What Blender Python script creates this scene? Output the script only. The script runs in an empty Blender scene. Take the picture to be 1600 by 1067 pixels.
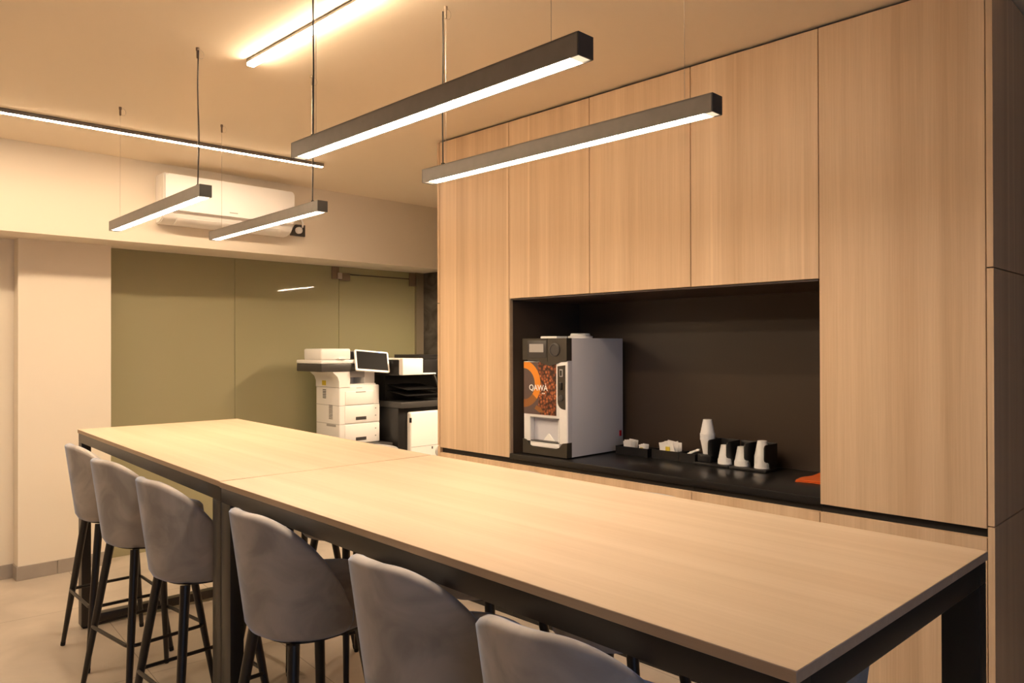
import bpy, bmesh, math, random
from mathutils import Vector, Matrix

random.seed(7)
C = bpy.context.scene.collection
SC = bpy.context.scene

# ------------------------------------------------------------------ camera
F_PX = 1177.2
YAW, PITCH, ROLL = 0.7791, 0.0048, -0.0023
cam_data = bpy.data.cameras.new('camera')
cam_data.sensor_fit = 'HORIZONTAL'
cam_data.sensor_width = 36.0
cam_data.lens = F_PX * 36.0 / 1600.0
cam_data.clip_start = 0.05
cam = bpy.data.objects.new('camera', cam_data)
C.objects.link(cam)
fwd = Vector((math.sin(YAW) * math.cos(PITCH), math.cos(YAW) * math.cos(PITCH), math.sin(PITCH)))
rgt = Vector((math.cos(YAW), -math.sin(YAW), 0))
upv = rgt.cross(fwd)
r2 = rgt * math.cos(ROLL) + upv * math.sin(ROLL)
u2 = -rgt * math.sin(ROLL) + upv * math.cos(ROLL)
M = Matrix(((r2.x, u2.x, -fwd.x, 0), (r2.y, u2.y, -fwd.y, 0), (r2.z, u2.z, -fwd.z, 1.5), (0, 0, 0, 1)))
cam.matrix_world = M
SC.camera = cam

# ------------------------------------------------------------------ world, exposure, added cool fill light
w = bpy.data.worlds.new('world')
SC.world = w
w.use_nodes = True
w.node_tree.nodes['Background'].inputs['Color'].default_value = (0.45, 0.6, 1.0, 1)
w.node_tree.nodes['Background'].inputs['Strength'].default_value = 0.25
SC.view_settings.view_transform = 'Standard'
SC.view_settings.look = 'None'
SC.view_settings.gamma = 1.0
SC.view_settings.use_curve_mapping = False
SC.view_settings.exposure = 1.46
SC.cycles.use_denoising = True
SC.cycles.max_bounces = 10
SC.cycles.diffuse_bounces = 6
SC.cycles.sample_clamp_indirect = 6.0

PENDANT_POWER, FAR_PENDANT_POWER = 29.5, 31.5
STRIP_POWER, BEAM_STRIP_POWER = 30.0, 48.0
LAMP_COLOUR = (1.0, 0.755, 0.51)
NEAR_COLOUR = (1.0, 0.80, 0.61)
FILL_PANEL_POWER, PRINTER_FILL_POWER = 3.0, 210.0  # strengths of the added lamps: left fill panel, printer pendant
COOL_FILL_POWER = 5.5
# weak cool fill light, added outside a made-up window behind the camera
dl = bpy.data.lights.new('cool_fill_light', 'AREA')
dl.shape = 'RECTANGLE'
dl.size, dl.size_y = 2.4, 1.5
dl.energy = COOL_FILL_POWER
dl.color = (0.45, 0.66, 1.0)
dlo = bpy.data.objects.new('cool_fill_light', dl)
C.objects.link(dlo)
dlo.location = (-0.4, -2.75, 1.55)
dlo.rotation_euler = (math.radians(90), 0, 0)

# ------------------------------------------------------------------ materials
def new_mat(name):
    m = bpy.data.materials.new(name)
    m.use_nodes = True
    nt = m.node_tree
    return m, nt, nt.nodes['Principled BSDF']

def plain(name, col, rough=0.5, metal=0.0, spec=0.5, bump=0.0, bscale=200.0, coat=0.0, noise=0.0, nscale=6.0, sheen=0.0):
    m, nt, b = new_mat(name)
    b.inputs['Base Color'].default_value = (*col, 1)
    b.inputs['Roughness'].default_value = rough
    b.inputs['Metallic'].default_value = metal
    b.inputs['Specular IOR Level'].default_value = spec
    b.inputs['Coat Weight'].default_value = coat
    if sheen:
        b.inputs['Sheen Weight'].default_value = sheen
    tc = nt.nodes.new('ShaderNodeTexCoord')
    n = nt.nodes.new('ShaderNodeTexNoise')
    n.inputs['Scale'].default_value = nscale
    n.inputs['Detail'].default_value = 5
    nt.links.new(tc.outputs['Object'], n.inputs['Vector'])
    mx = nt.nodes.new('ShaderNodeMix')
    mx.data_type = 'RGBA'
    mx.blend_type = 'MULTIPLY'
    mx.inputs[0].default_value = 1.0
    mx.inputs[6].default_value = (*col, 1)
    rp = nt.nodes.new('ShaderNodeMapRange')
    rp.inputs[3].default_value = 1 - noise
    rp.inputs[4].default_value = 1 + noise
    nt.links.new(n.outputs['Fac'], rp.inputs[0])
    nt.links.new(rp.outputs[0], mx.inputs[7])
    nt.links.new(mx.outputs[2], b.inputs['Base Color'])
    if bump:
        n2 = nt.nodes.new('ShaderNodeTexNoise')
        n2.inputs['Scale'].default_value = bscale
        nt.links.new(tc.outputs['Object'], n2.inputs['Vector'])
        bp = nt.nodes.new('ShaderNodeBump')
        bp.inputs['Strength'].default_value = bump
        bp.inputs['Distance'].default_value = 0.002
        nt.links.new(n2.outputs['Fac'], bp.inputs['Height'])
        nt.links.new(bp.outputs['Normal'], b.inputs['Normal'])
    return m

def emission(name, col, strength):
    m = bpy.data.materials.new(name)
    m.use_nodes = True
    nt = m.node_tree
    nt.nodes.remove(nt.nodes['Principled BSDF'])
    e = nt.nodes.new('ShaderNodeEmission')
    e.inputs[0].default_value = (*col, 1)
    e.inputs[1].default_value = strength
    nt.links.new(e.outputs[0], nt.nodes['Material Output'].inputs['Surface'])
    return m

def wood(name, dark, light, axis, rough=0.42, plank=0.11, seed=0.0, lines=0.5):
    """straight-grained laminate: grain runs along axis, planks and grain vary across it"""
    m, nt, b = new_mat(name)
    N, L = nt.nodes.new, nt.links.new
    tc = N('ShaderNodeTexCoord')
    oi = N('ShaderNodeObjectInfo')
    mp = N('ShaderNodeMapping')
    L(tc.outputs['Object'], mp.inputs['Vector'])
    mp.inputs['Location'].default_value = (seed, seed * 1.7, seed * .6)
    def stretched(across, along):
        s = [across] * 3
        s[axis] = along
        k = N('ShaderNodeMapping')
        k.inputs['Scale'].default_value = s
        L(mp.outputs[0], k.inputs['Vector'])
        return k
    fine = N('ShaderNodeTexNoise')
    fine.inputs['Scale'].default_value = 1.0
    fine.inputs['Detail'].default_value = 6
    fine.inputs['Roughness'].default_value = 0.65
    L(stretched(170, 3.0).outputs[0], fine.inputs['Vector'])
    mid = N('ShaderNodeTexNoise')
    mid.inputs['Scale'].default_value = 1.0
    mid.inputs['Detail'].default_value = 4
    L(stretched(28, .55).outputs[0], mid.inputs['Vector'])
    big = N('ShaderNodeTexNoise')
    big.inputs['Scale'].default_value = 1.0
    big.inputs['Detail'].default_value = 2
    L(stretched(1 / plank, .10).outputs[0], big.inputs['Vector'])
    # thin pale lines
    ln = N('ShaderNodeTexNoise')
    ln.inputs['Scale'].default_value = 1.0
    ln.inputs['Detail'].default_value = 1
    L(stretched(24, .25).outputs[0], ln.inputs['Vector'])
    lr = N('ShaderNodeMapRange')
    lr.inputs[1].default_value = .66
    lr.inputs[2].default_value = .76
    L(ln.outputs['Fac'], lr.inputs[0])
    def madd(a, k, c):
        n = N('ShaderNodeMath')
        n.operation = 'MULTIPLY_ADD'
        L(a, n.inputs[0])
        n.inputs[1].default_value = k
        if isinstance(c, float):
            n.inputs[2].default_value = c
        else:
            L(c, n.inputs[2])
        return n.outputs[0]
    v = madd(fine.outputs['Fac'], .75, -.375 + .5)
    v = madd(mid.outputs['Fac'], .8, v)
    v = madd(big.outputs['Fac'], 1.15, v)
    v = madd(lr.outputs[0], lines, v)
    sub = N('ShaderNodeMath')
    sub.operation = 'SUBTRACT'
    L(v, sub.inputs[0])
    sub.inputs[1].default_value = .98
    rr = N('ShaderNodeValToRGB')
    rr.color_ramp.elements[0].color = (*dark, 1)
    rr.color_ramp.elements[1].color = (*light, 1)
    L(sub.outputs[0], rr.inputs[0])
    L(rr.outputs[0], b.inputs['Base Color'])
    b.inputs['Roughness'].default_value = rough
    b.inputs['Specular IOR Level'].default_value = .35
    bp = N('ShaderNodeBump')
    bp.inputs['Strength'].default_value = .08
    bp.inputs['Distance'].default_value = .001
    L(fine.outputs['Fac'], bp.inputs['Height'])
    L(bp.outputs[0], b.inputs['Normal'])
    return m

def velvet_mat():
    m, nt, b = new_mat('grey_velvet')
    N, L = nt.nodes.new, nt.links.new
    tc = N('ShaderNodeTexCoord')
    oi = N('ShaderNodeObjectInfo')
    add = N('ShaderNodeVectorMath')
    add.operation = 'ADD'
    L(tc.outputs['Object'], add.inputs[0])
    L(oi.outputs['Location'], add.inputs[1])
    n1 = N('ShaderNodeTexNoise')
    n1.inputs['Scale'].default_value = 7
    n1.inputs['Detail'].default_value = 5
    n1.inputs['Distortion'].default_value = 1.2
    L(add.outputs[0], n1.inputs['Vector'])
    rr = N('ShaderNodeValToRGB')
    rr.color_ramp.elements[0].position = .36
    rr.color_ramp.elements[0].color = (.34, .315, .29, 1)
    rr.color_ramp.elements[1].position = .62
    rr.color_ramp.elements[1].color = (.47, .435, .40, 1)
    L(n1.outputs['Fac'], rr.inputs[0])
    L(rr.outputs[0], b.inputs['Base Color'])
    b.inputs['Roughness'].default_value = .85
    b.inputs['Specular IOR Level'].default_value = .2
    b.inputs['Sheen Weight'].default_value = .8
    b.inputs['Sheen Roughness'].default_value = .35
    b.inputs['Sheen Tint'].default_value = (.42, .62, 1, 1)
    n2 = N('ShaderNodeTexNoise')
    n2.inputs['Scale'].default_value = 700
    L(tc.outputs['Object'], n2.inputs['Vector'])
    bp = N('ShaderNodeBump')
    bp.inputs['Strength'].default_value = .15
    bp.inputs['Distance'].default_value = .001
    L(n2.outputs['Fac'], bp.inputs['Height'])
    L(bp.outputs[0], b.inputs['Normal'])
    return m

def floor_mat():
    m, nt, b = new_mat('beige_floor_tiles')
    N, L = nt.nodes.new, nt.links.new
    tc = N('ShaderNodeTexCoord')
    mp = N('ShaderNodeMapping')
    mp.inputs['Rotation'].default_value = (0, 0, math.radians(90 + 5))
    mp.inputs['Location'].default_value = (0.12, 0.87, 0)
    L(tc.outputs['Object'], mp.inputs['Vector'])
    br = N('ShaderNodeTexBrick')
    br.offset = 0.0
    br.inputs['Scale'].default_value = 1.0
    br.inputs['Brick Width'].default_value = 1.2
    br.inputs['Row Height'].default_value = .6
    br.inputs['Mortar Size'].default_value = .0022
    br.inputs['Color1'].default_value = (.51, .445, .375, 1)
    br.inputs['Color2'].default_value = (.475, .415, .35, 1)
    br.inputs['Mortar'].default_value = (.26, .22, .18, 1)
    L(mp.outputs[0], br.inputs['Vector'])
    n = N('ShaderNodeTexNoise')
    n.inputs['Scale'].default_value = 2.6
    n.inputs['Detail'].default_value = 8
    n.inputs['Distortion'].default_value = .8
    L(tc.outputs['Object'], n.inputs['Vector'])
    r = N('ShaderNodeMapRange')
    r.inputs[3].default_value = .66
    r.inputs[4].default_value = 1.34
    L(n.outputs['Fac'], r.inputs[0])
    mx = N('ShaderNodeMix')
    mx.data_type = 'RGBA'
    mx.blend_type = 'MULTIPLY'
    mx.inputs[0].default_value = 1
    L(br.outputs['Color'], mx.inputs[6])
    L(r.outputs[0], mx.inputs[7])
    L(mx.outputs[2], b.inputs['Base Color'])
    b.inputs['Roughness'].default_value = .38
    return m

def frosted_mat():
    """frosted green glass: a milky film that catches shadows, lets some light through, glossy front"""
    m, nt, b = new_mat('frosted_green_glass')
    N, L = nt.nodes.new, nt.links.new
    col = (.40, .365, .235, 1)
    b.inputs['Base Color'].default_value = col
    b.inputs['Roughness'].default_value = .6
    b.inputs['Coat Weight'].default_value = 1.0
    b.inputs['Coat Roughness'].default_value = .03
    b.inputs['Coat IOR'].default_value = 1.35
    b.inputs['Specular IOR Level'].default_value = .0
    tr = N('ShaderNodeBsdfTranslucent')
    tr.inputs['Color'].default_value = (.55, .62, .30, 1)
    ms = N('ShaderNodeMixShader')
    ms.inputs[0].default_value = .22
    L(b.outputs[0], ms.inputs[1])
    L(tr.outputs[0], ms.inputs[2])
    L(ms.outputs[0], nt.nodes['Material Output'].inputs['Surface'])
    return m

def concrete_mat():
    m, nt, b = new_mat('dark_concrete_paper')
    N, L = nt.nodes.new, nt.links.new
    tc = N('ShaderNodeTexCoord')
    n = N('ShaderNodeTexNoise')
    n.inputs['Scale'].default_value = 4
    n.inputs['Detail'].default_value = 9
    n.inputs['Distortion'].default_value = 1.5
    L(tc.outputs['Object'], n.inputs['Vector'])
    rr = N('ShaderNodeValToRGB')
    rr.color_ramp.elements[0].position = .35
    rr.color_ramp.elements[0].color = (.045, .04, .036, 1)
    rr.color_ramp.elements[1].position = .7
    rr.color_ramp.elements[1].color = (.15, .135, .12, 1)
    L(n.outputs['Fac'], rr.inputs[0])
    L(rr.outputs[0], b.inputs['Base Color'])
    b.inputs['Roughness'].default_value = .7
    return m

def beans_mat():
    m, nt, b = new_mat('coffee_bean_print')
    N, L = nt.nodes.new, nt.links.new
    tc = N('ShaderNodeTexCoord')
    sp = N('ShaderNodeSeparateXYZ')
    L(tc.outputs['Object'], sp.inputs[0])
    vo = N('ShaderNodeTexVoronoi')
    vo.inputs['Scale'].default_value = 62
    L(tc.outputs['Object'], vo.inputs['Vector'])
    rr = N('ShaderNodeValToRGB')
    rr.color_ramp.elements[0].position = .10
    rr.color_ramp.elements[0].color = (.62, .22, .07, 1)
    rr.color_ramp.elements[1].position = .72
    rr.color_ramp.elements[1].color = (.035, .012, .008, 1)
    e = rr.color_ramp.elements.new(.35)
    e.color = (.30, .085, .03, 1)
    L(vo.outputs['Distance'], rr.inputs[0])
    n = N('ShaderNodeTexNoise')
    n.inputs['Scale'].default_value = 22
    n.inputs['Detail'].default_value = 3
    L(tc.outputs['Object'], n.inputs['Vector'])
    # beans heap to the near side (low y): edge wobbles with noise
    m1 = N('ShaderNodeMath')
    m1.operation = 'MULTIPLY_ADD'
    L(n.outputs['Fac'], m1.inputs[0])
    m1.inputs[1].default_value = .12
    L(sp.outputs['Y'], m1.inputs[2])
    r = N('ShaderNodeMapRange')
    r.inputs[1].default_value = .262
    r.inputs[2].default_value = .276
    L(m1.outputs[0], r.inputs[0])
    mx = N('ShaderNodeMix')
    mx.data_type = 'RGBA'
    L(r.outputs[0], mx.inputs[0])
    L(rr.outputs[0], mx.inputs[6])
    mx.inputs[7].default_value = (.115, .078, .072, 1)
    L(mx.outputs[2], b.inputs['Base Color'])
    b.inputs['Roughness'].default_value = .35
    return m

W_DARK, W_LIGHT = (.555, .375, .225), (.81, .61, .405)
MAT = dict(
    plaster=plain('cream_plaster', (.80, .73, .62), .85, bump=.12, bscale=240),
    ceiling=plain('ceiling_paint', (.87, .77, .62), .9),
    floor=floor_mat(),
    skirting=plain('grey_beige_skirting_tile', (.36, .32, .28), .45, noise=.18, nscale=9),
    wood_v=wood('oak_laminate_upright', W_DARK, W_LIGHT, 2),
    wood_t=wood('oak_laminate_table', (.49, .37, .25), (.63, .51, .375), 1, rough=.36, seed=3.1),
    edge=wood('oak_edge_band', (.36, .265, .18), (.48, .365, .26), 1, rough=.5, seed=1.3),  # table wood again, darker: shade on the edges is put into the colour
    black=plain('black_carcass', (.012, .011, .010), .5),
    counter=plain('black_countertop', (.014, .013, .013), .28, noise=.1, nscale=60),
    niche=plain('black_niche_board', (.058, .040, .028), .36),
    steel=plain('black_powder_coated_steel', (.024, .020, .017), .36, spec=.5, bump=.05, bscale=500),
    velvet=velvet_mat(),
    leg=plain('black_leg_metal', (.022, .018, .015), .38),
    rubber=plain('black_rubber', (.012, .012, .012), .8),
    anod=plain('dark_anodised_aluminium', (.23, .215, .20), .45, metal=.55, noise=.12, nscale=30),
    cap=plain('dark_end_cap', (.05, .05, .048), .5, noise=.15, nscale=40),
    led=emission('warm_led_diffuser', NEAR_COLOUR, PENDANT_POWER),
    led_end=emission('dim_diffuser_end', LAMP_COLOUR, 0.42),
    led_f=emission('warm_led_diffuser_far', LAMP_COLOUR, FAR_PENDANT_POWER),
    led_p=emission('fill_panel_diffuser', LAMP_COLOUR, FILL_PANEL_POWER),
    led_h=emission('added_pendant_diffuser', LAMP_COLOUR, PRINTER_FILL_POWER),
    led_s=emission('warm_led_strip', LAMP_COLOUR, STRIP_POWER),
    led_b=emission('warm_led_beam_strip', LAMP_COLOUR, BEAM_STRIP_POWER),
    cord=plain('black_cord', (.02, .018, .016), .6),
    wire=plain('steel_wire', (.55, .5, .44), .3, metal=.9),
    white=plain('white_plastic', (.92, .91, .90), .38),
    cream=plain('warm_white_plastic', (.90, .885, .86), .42),
    lgrey=plain('light_grey_plastic', (.42, .41, .40), .45),
    grey_panel=plain('grey_painted_sheet', (.70, .70, .76), .42),
    dgrey=plain('dark_grey_plastic', (.055, .052, .05), .4),
    bplastic=plain('black_plastic', (.014, .013, .013), .35),
    gloss=plain('black_glass', (.014, .013, .013), .5, spec=.06),
    brown=plain('olive_black_plastic', (.045, .038, .028), .4),
    paper=plain('white_paper', (.90, .88, .85), .8),
    cup=plain('white_paper_cup', (.93, .92, .91), .6),
    yellow=plain('yellow_print', (.75, .58, .05), .6),
    orange=plain('orange_print', (.80, .28, .02), .45),
    orange_cloth=plain('orange_cloth', (.75, .14, .02), .9, bump=.3, bscale=400),
    red=plain('red_switch', (.35, .01, .02), .3),
    ink=plain('dark_ink', (.06, .06, .06), .6),
    bronze=plain('brown_metal_fitting', (.24, .18, .125), .4, metal=.4),
    glass=frosted_mat(),
    concrete=concrete_mat(),
    beans=beans_mat(),
    frame=plain('white_window_frame', (.7, .7, .68), .5),
    blue=emission('blue_status_light', (.1, .25, 1), 3.0),
)

# ------------------------------------------------------------------ mesh helpers
def BM():
    return bmesh.new()

def box(bm, x0, x1, y0, y1, z0, z1, bevel=0.0, seg=2):
    g = bmesh.ops.create_cube(bm, size=1.0)
    vs = g['verts']
    for v in vs:
        v.co = Vector(((x0 + x1) / 2 + v.co.x * (x1 - x0), (y0 + y1) / 2 + v.co.y * (y1 - y0), (z0 + z1) / 2 + v.co.z * (z1 - z0)))
    if bevel > 0:
        es = set()
        for v in vs:
            es.update(v.link_edges)
        bmesh.ops.bevel(bm, geom=list(es), offset=bevel, segments=seg, profile=.5, affect='EDGES')
    return bm

def tube(bm, pts, r, seg=10, closed=False):
    """round bar along a list of points; r is one radius or one per point"""
    pts = [Vector(p) for p in pts]
    n = len(pts)
    rs = r if isinstance(r, (list, tuple)) else [r] * n
    rings = []
    up = Vector((0, 0, 1))
    for i, p in enumerate(pts):
        if closed:
            d = (pts[(i + 1) % n] - pts[i - 1]).normalized()
        else:
            a = pts[max(i - 1, 0)]
            b = pts[min(i + 1, n - 1)]
            d = (b - a).normalized()
        s = d.cross(up if abs(d.z) < .95 else Vector((1, 0, 0))).normalized()
        t = s.cross(d).normalized()
        rings.append([bm.verts.new(p + (s * math.cos(2 * math.pi * k / seg) + t * math.sin(2 * math.pi * k / seg)) * rs[i]) for k in range(seg)])
    m = n if closed else n - 1
    for i in range(m):
        A, B = rings[i], rings[(i + 1) % n]
        for k in range(seg):
            bm.faces.new((A[k], A[(k + 1) % seg], B[(k + 1) % seg], B[k]))
    if not closed:
        bm.faces.new(rings[0][::-1])
        bm.faces.new(rings[-1])
    return bm

def lathe(bm, prof, cx=0, cy=0, seg=28, cap=True):
    """surface of revolution about a vertical axis; prof = (radius, z) list"""
    rings = []
    for (r, z) in prof:
        rings.append([bm.verts.new((cx + r * math.cos(2 * math.pi * k / seg), cy + r * math.sin(2 * math.pi * k / seg), z)) for k in range(seg)])
    for A, B in zip(rings, rings[1:]):
        for k in range(seg):
            bm.faces.new((A[k], A[(k + 1) % seg], B[(k + 1) % seg], B[k]))
    if cap:
        bm.faces.new(rings[0][::-1])
        bm.faces.new(rings[-1])
    return bm

def prism(bm, poly, axis, a0, a1):
    """polygon (2-D points) pushed along an axis: x -> points are (y,z), y -> (x,z), z -> (x,y)"""
    def mk(p, a):
        return {'x': (a, p[0], p[1]), 'y': (p[0], a, p[1]), 'z': (p[0], p[1], a)}[axis]
    A = [bm.verts.new(mk(p, a0)) for p in poly]
    B = [bm.verts.new(mk(p, a1)) for p in poly]
    n = len(poly)
    for i in range(n):
        bm.faces.new((A[i], A[(i + 1) % n], B[(i + 1) % n], B[i]))
    bm.faces.new(A[::-1])
    bm.faces.new(B)
    return bm

def rrect(x0, x1, y0, y1, r, n=5):
    out = []
    for cx, cy, a in ((x1 - r, y1 - r, 0), (x0 + r, y1 - r, 90), (x0 + r, y0 + r, 180), (x1 - r, y0 + r, 270)):
        for k in range(n + 1):
            t = math.radians(a + 90 * k / n)
            out.append((cx + r * math.cos(t), cy + r * math.sin(t)))
    return out

def obj(name, bm, mat, parent=None, smooth=True, label=None, angle=40):
    bmesh.ops.recalc_face_normals(bm, faces=bm.faces[:])
    me = bpy.data.meshes.new(name)
    bm.to_mesh(me)
    bm.free()
    me.materials.append(mat)
    if smooth:
        me.polygons.foreach_set('use_smooth', [True] * len(me.polygons))
        me.set_sharp_from_angle(angle=math.radians(angle))
    o = bpy.data.objects.new(name, me)
    C.objects.link(o)
    if parent is not None:
        o.parent = parent
    if label:
        o['label'] = label
    return o

def thing(name, label, cat, loc=(0, 0, 0), rotz=0.0, group=None):
    o = bpy.data.objects.new(name, None)
    o.empty_display_size = .1
    C.objects.link(o)
    o.location = loc
    o.rotation_euler = (0, 0, rotz)
    o['label'] = label
    o['category'] = cat
    if group:
        o['group'] = group
    return o

def tag(o, label, cat, group=None):
    o['label'] = label
    o['category'] = cat
    if group:
        o['group'] = group
    return o

def struct(name, bm, mat, label=None, smooth=False):
    o = obj(name, bm, mat, None, smooth)
    o['kind'] = 'structure'
    if label:
        o['label'] = label
        o['category'] = name.split('_')[0]
    return o

def dup(root, loc, rotz, label):
    r = root.copy()
    C.objects.link(r)
    r.location = loc
    r.rotation_euler = (0, 0, rotz)
    r['label'] = label
    for ch in list(root.children):
        c = ch.copy()
        C.objects.link(c)
        c.parent = r
        for g in list(ch.children):
            d = g.copy()
            C.objects.link(d)
            d.parent = c
    return r

# ------------------------------------------------------------------ room
CEIL = 2.747
BX0, BY0, BX1, BY1 = -4.2, -2.6, 4.50, 7.6
BEAM_Y, BEAM_Z = 5.35, 2.194
GLASS_Y = 5.79
struct('floor', box(BM(), BX0 - .1, BX1 + .1, BY0 - .1, BY1 + .1, -.1, 0), MAT['floor'], 'beige large format floor tiles with thin grout lines')
struct('ceiling', box(BM(), BX0 - .1, BX1 + .1, BY0 - .1, BY1 + .1, CEIL, CEIL + .1), MAT['ceiling'], 'flat painted ceiling carrying the light strips')
struct('wall_left', box(BM(), BX0 - .1, BX0, BY0 - .1, BY1 + .1, 0, CEIL), plain('taupe_plaster', (.32, .28, .23), .85), 'taupe plastered wall far to the left of the room')
struct('wall_right', box(BM(), BX1, BX1 + .1, BY0 - .1, BY1 + .1, 0, CEIL), MAT['concrete'], 'dark grey mottled wall behind the black copier')
struct('wall_far', box(BM(), BX0, BX1, BY1, BY1 + .1, 0, CEIL), MAT['plaster'], 'wall of the dim room behind the frosted glass')
# wall behind the camera with an opening added for the fill light
b = BM()
box(b, BX0, -1.7, BY0 - .1, BY0, 0, CEIL)
box(b, .9, BX1, BY0 - .1, BY0, 0, CEIL)
box(b, -1.7, .9, BY0 - .1, BY0, 0, .75)
box(b, -1.7, .9, BY0 - .1, BY0, 2.35, CEIL)
struct('wall_front', b, plain('taupe_plaster', (.30, .26, .22), .85), 'unseen wall with an added window opening behind the viewer')
b = BM()
for x in (-1.7, -.43, .84):
    box(b, x, x + .06, BY0 - .08, BY0 - .02, .75, 2.35)
for z in (.75, 2.29):
    box(b, -1.7, .9, BY0 - .08, BY0 - .02, z, z + .06)
struct('window_added', b, MAT['frame'], 'unseen white window frame added behind the viewer')  # frame of the added window, out of view
# downstand beam over the glass, alcove wall and pilaster at the left
struct('trim_1', box(BM(), BX0, BX1, BEAM_Y, 6.02, BEAM_Z, CEIL), MAT['plaster'], 'deep cream beam crossing above the frosted glass')
struct('wall_back', box(BM(), BX0, 1.139, 5.765, 6.0, 0, BEAM_Z), MAT['plaster'], 'cream wall panel set back left of the pilaster')
struct('trim_2', box(BM(), 1.139, 1.687, 5.654, 6.0, 0, BEAM_Z), MAT['plaster'], 'cream pilaster left of the frosted glass')
def skirting(name, x0, x1, y0, y1, label, joints, ax):
    b = BM()
    cuts = [(x0 if ax == 'x' else y0)] + joints + [(x1 if ax == 'x' else y1)]
    for a, c in zip(cuts, cuts[1:]):
        if ax == 'x':
            box(b, a + .001, c - .001, y0, y1, 0, .09, .0015, 1)
        else:
            box(b, x0, x1, a + .001, c - .001, 0, .09, .0015, 1)
    struct(name, b, MAT['skirting'], label)
skirting('baseboard_back', 1.128, 1.687, 5.643, 5.654, 'grey tile skirting along the pilaster front', [1.36], 'x')
skirting('baseboard_left', BX0, 1.139, 5.754, 5.765, 'grey tile skirting along the set back wall', [-3.6, -3.0, -2.4, -1.8, -1.2, -.6, 0, .6], 'x')
skirting('baseboard_side', 1.128, 1.139, 5.654, 5.765, 'short grey tile skirting on the pilaster side', [], 'y')

# frosted glass partition: two fixed panes and a pivot door with patch fittings
def pane(name, x0, x1, z0, z1, label):
    b = BM()
    box(b, x0 + .0015, x1 - .0015, GLASS_Y, GLASS_Y + .012, z0, z1, .001, 1)
    return struct(name, b, MAT['glass'], label)
pane('window_1', 1.687, 2.632, 0, BEAM_Z, 'left fixed pane of olive frosted glass beside the pilaster')
pane('window_2', 2.632, 3.575, 0, BEAM_Z, 'fixed pane of olive frosted glass behind the white printer')
pane('window_4', 3.575, 4.41, 2.135, BEAM_Z, 'narrow olive glass transom over the glass door')
d = thing('door_1', 'olive frosted glass door with brown corner fittings behind the printers', 'door', (3.575, GLASS_Y, 0))
d['kind'] = 'structure'
obj('glass_leaf', box(BM(), .003, .833, 0, .012, .01, 2.128, .001, 1), MAT['glass'], d, False)
obj('patch_fitting', box(BM(), .0, .11, -.014, .026, 2.075, 2.140, .003), MAT['bronze'], d, label='brown metal top corner fitting of the glass door')
obj('patch_fitting', box(BM(), .765, .838, -.014, .026, 2.062, 2.19, .003), MAT['bronze'], d, label='brown metal top corner fitting at the wall side')
obj('highlight_block', box(BM(), -.022, .02, -.026, -.0145, 2.085, 2.14, .004), MAT['wire'], d, label='pale metal block for the highlight on the corner fitting')  # pale block stands in for a highlight on the fitting
obj('header_seal', box(BM(), .11, .765, -.002, .014, 2.127, 2.136), MAT['brown'], d)
fx = tag(obj('glass_connector', box(box(BM(), 3.50, 3.572, GLASS_Y - .014, GLASS_Y - .001, 2.085, 2.19, .003), 3.545, 3.569, GLASS_Y - .022, GLASS_Y - .0145, 2.09, 2.155, .003), MAT['bronze'], None), 'brown metal glass connector plate at the top corner beside the glass door', 'fitting')
struct('trim_3', box(BM(), 4.415, BX1, GLASS_Y - .02, GLASS_Y + .06, 0, BEAM_Z), plain('brown_jamb', (.21, .175, .12), .7), 'brown jamb strip between the glass door and the dark wall')

# unseen lamp added on the ceiling behind the glass: its light glows through the door glass
t = thing('ceiling_lamp', 'small unseen ceiling lamp added in the room behind the frosted glass door', 'lamp', (4.28, 6.2, CEIL))
obj('lamp_body', lathe(BM(), [(.11, -.03), (.12, -.0005)]), MAT['white'], t)
obj('diffuser', lathe(BM(), [(.02, -.05), (.08, -.045), (.10, -.031)]), emission('back_lamp', (1, .92, .45), 230.0), t)

# ------------------------------------------------------------------ cabinets
XC = 2.913           # front plane of the doors
XB = 3.50            # back of the niche
ZG0, ZG1, ZN, ZT = .850, .878, 1.755, 2.735
Y = [3.575, 2.973, 2.399, 1.820, 1.247, .681]
Y0, Y1 = .659, 3.597  # outer faces of the side panels
G = .0016
def door(parent, y0, y1, z0, z1, name='door'):
    b = BM()
    box(b, 0, .02, y0 + G, y1 - G, z0 + G, z1 - G, .0012, 1)
    return obj(name, b, MAT['wood_v'], parent)

def tall_unit(ya, yb, label, side):
    t = thing('tall_cabinet', label, 'cabinet', (XC, 0, 0))
    b = BM()
    box(b, .021, XB - XC + .08, ya + .001, yb - .001, .0, CEIL - .003)
    obj('carcass', b, MAT['black'], t, False, label='black carcass showing in the gaps between doors')
    door(t, ya, yb, ZG1, ZT)
    door(t, ya, yb, .08, ZG0)
    # side cladding in three boards
    ys = (yb + .0015, yb + .022) if side > 0 else (ya - .022, ya - .0015)
    for z0, z1 in ((.0, .886), (.890, 1.7545), (1.7585, ZT + .002)):
        b = BM()
        box(b, -.001, XB - XC + .08, ys[0], ys[1], z0, z1, .0012, 1)
        obj('side_panel', b, MAT['wood_v'], t)
    return t
tall_unit(Y[1], Y[0], 'tall light oak cabinet left of the black niche', 1)
tall_unit(Y[5], Y[4], 'tall wide light oak cabinet right of the black niche', -1)
for (ya, yb, lab) in ((Y[2], Y[1], 'light oak wall cabinet above the coffee machine'),
                      (Y[3], Y[2], 'middle light oak wall cabinet over the black niche'),
                      (Y[4], Y[3], 'light oak wall cabinet above the upside down cups')):
    t = thing('wall_cabinet', lab, 'cabinet', (XC, 0, 0), group='wall cabinets over the niche')
    b = BM()
    box(b, .021, XB - XC + .08, ya + .001, yb - .001, ZN, CEIL - .003)
    obj('carcass', b, MAT['black'], t, False)
    door(t, ya, yb, ZN, ZT)
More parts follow.
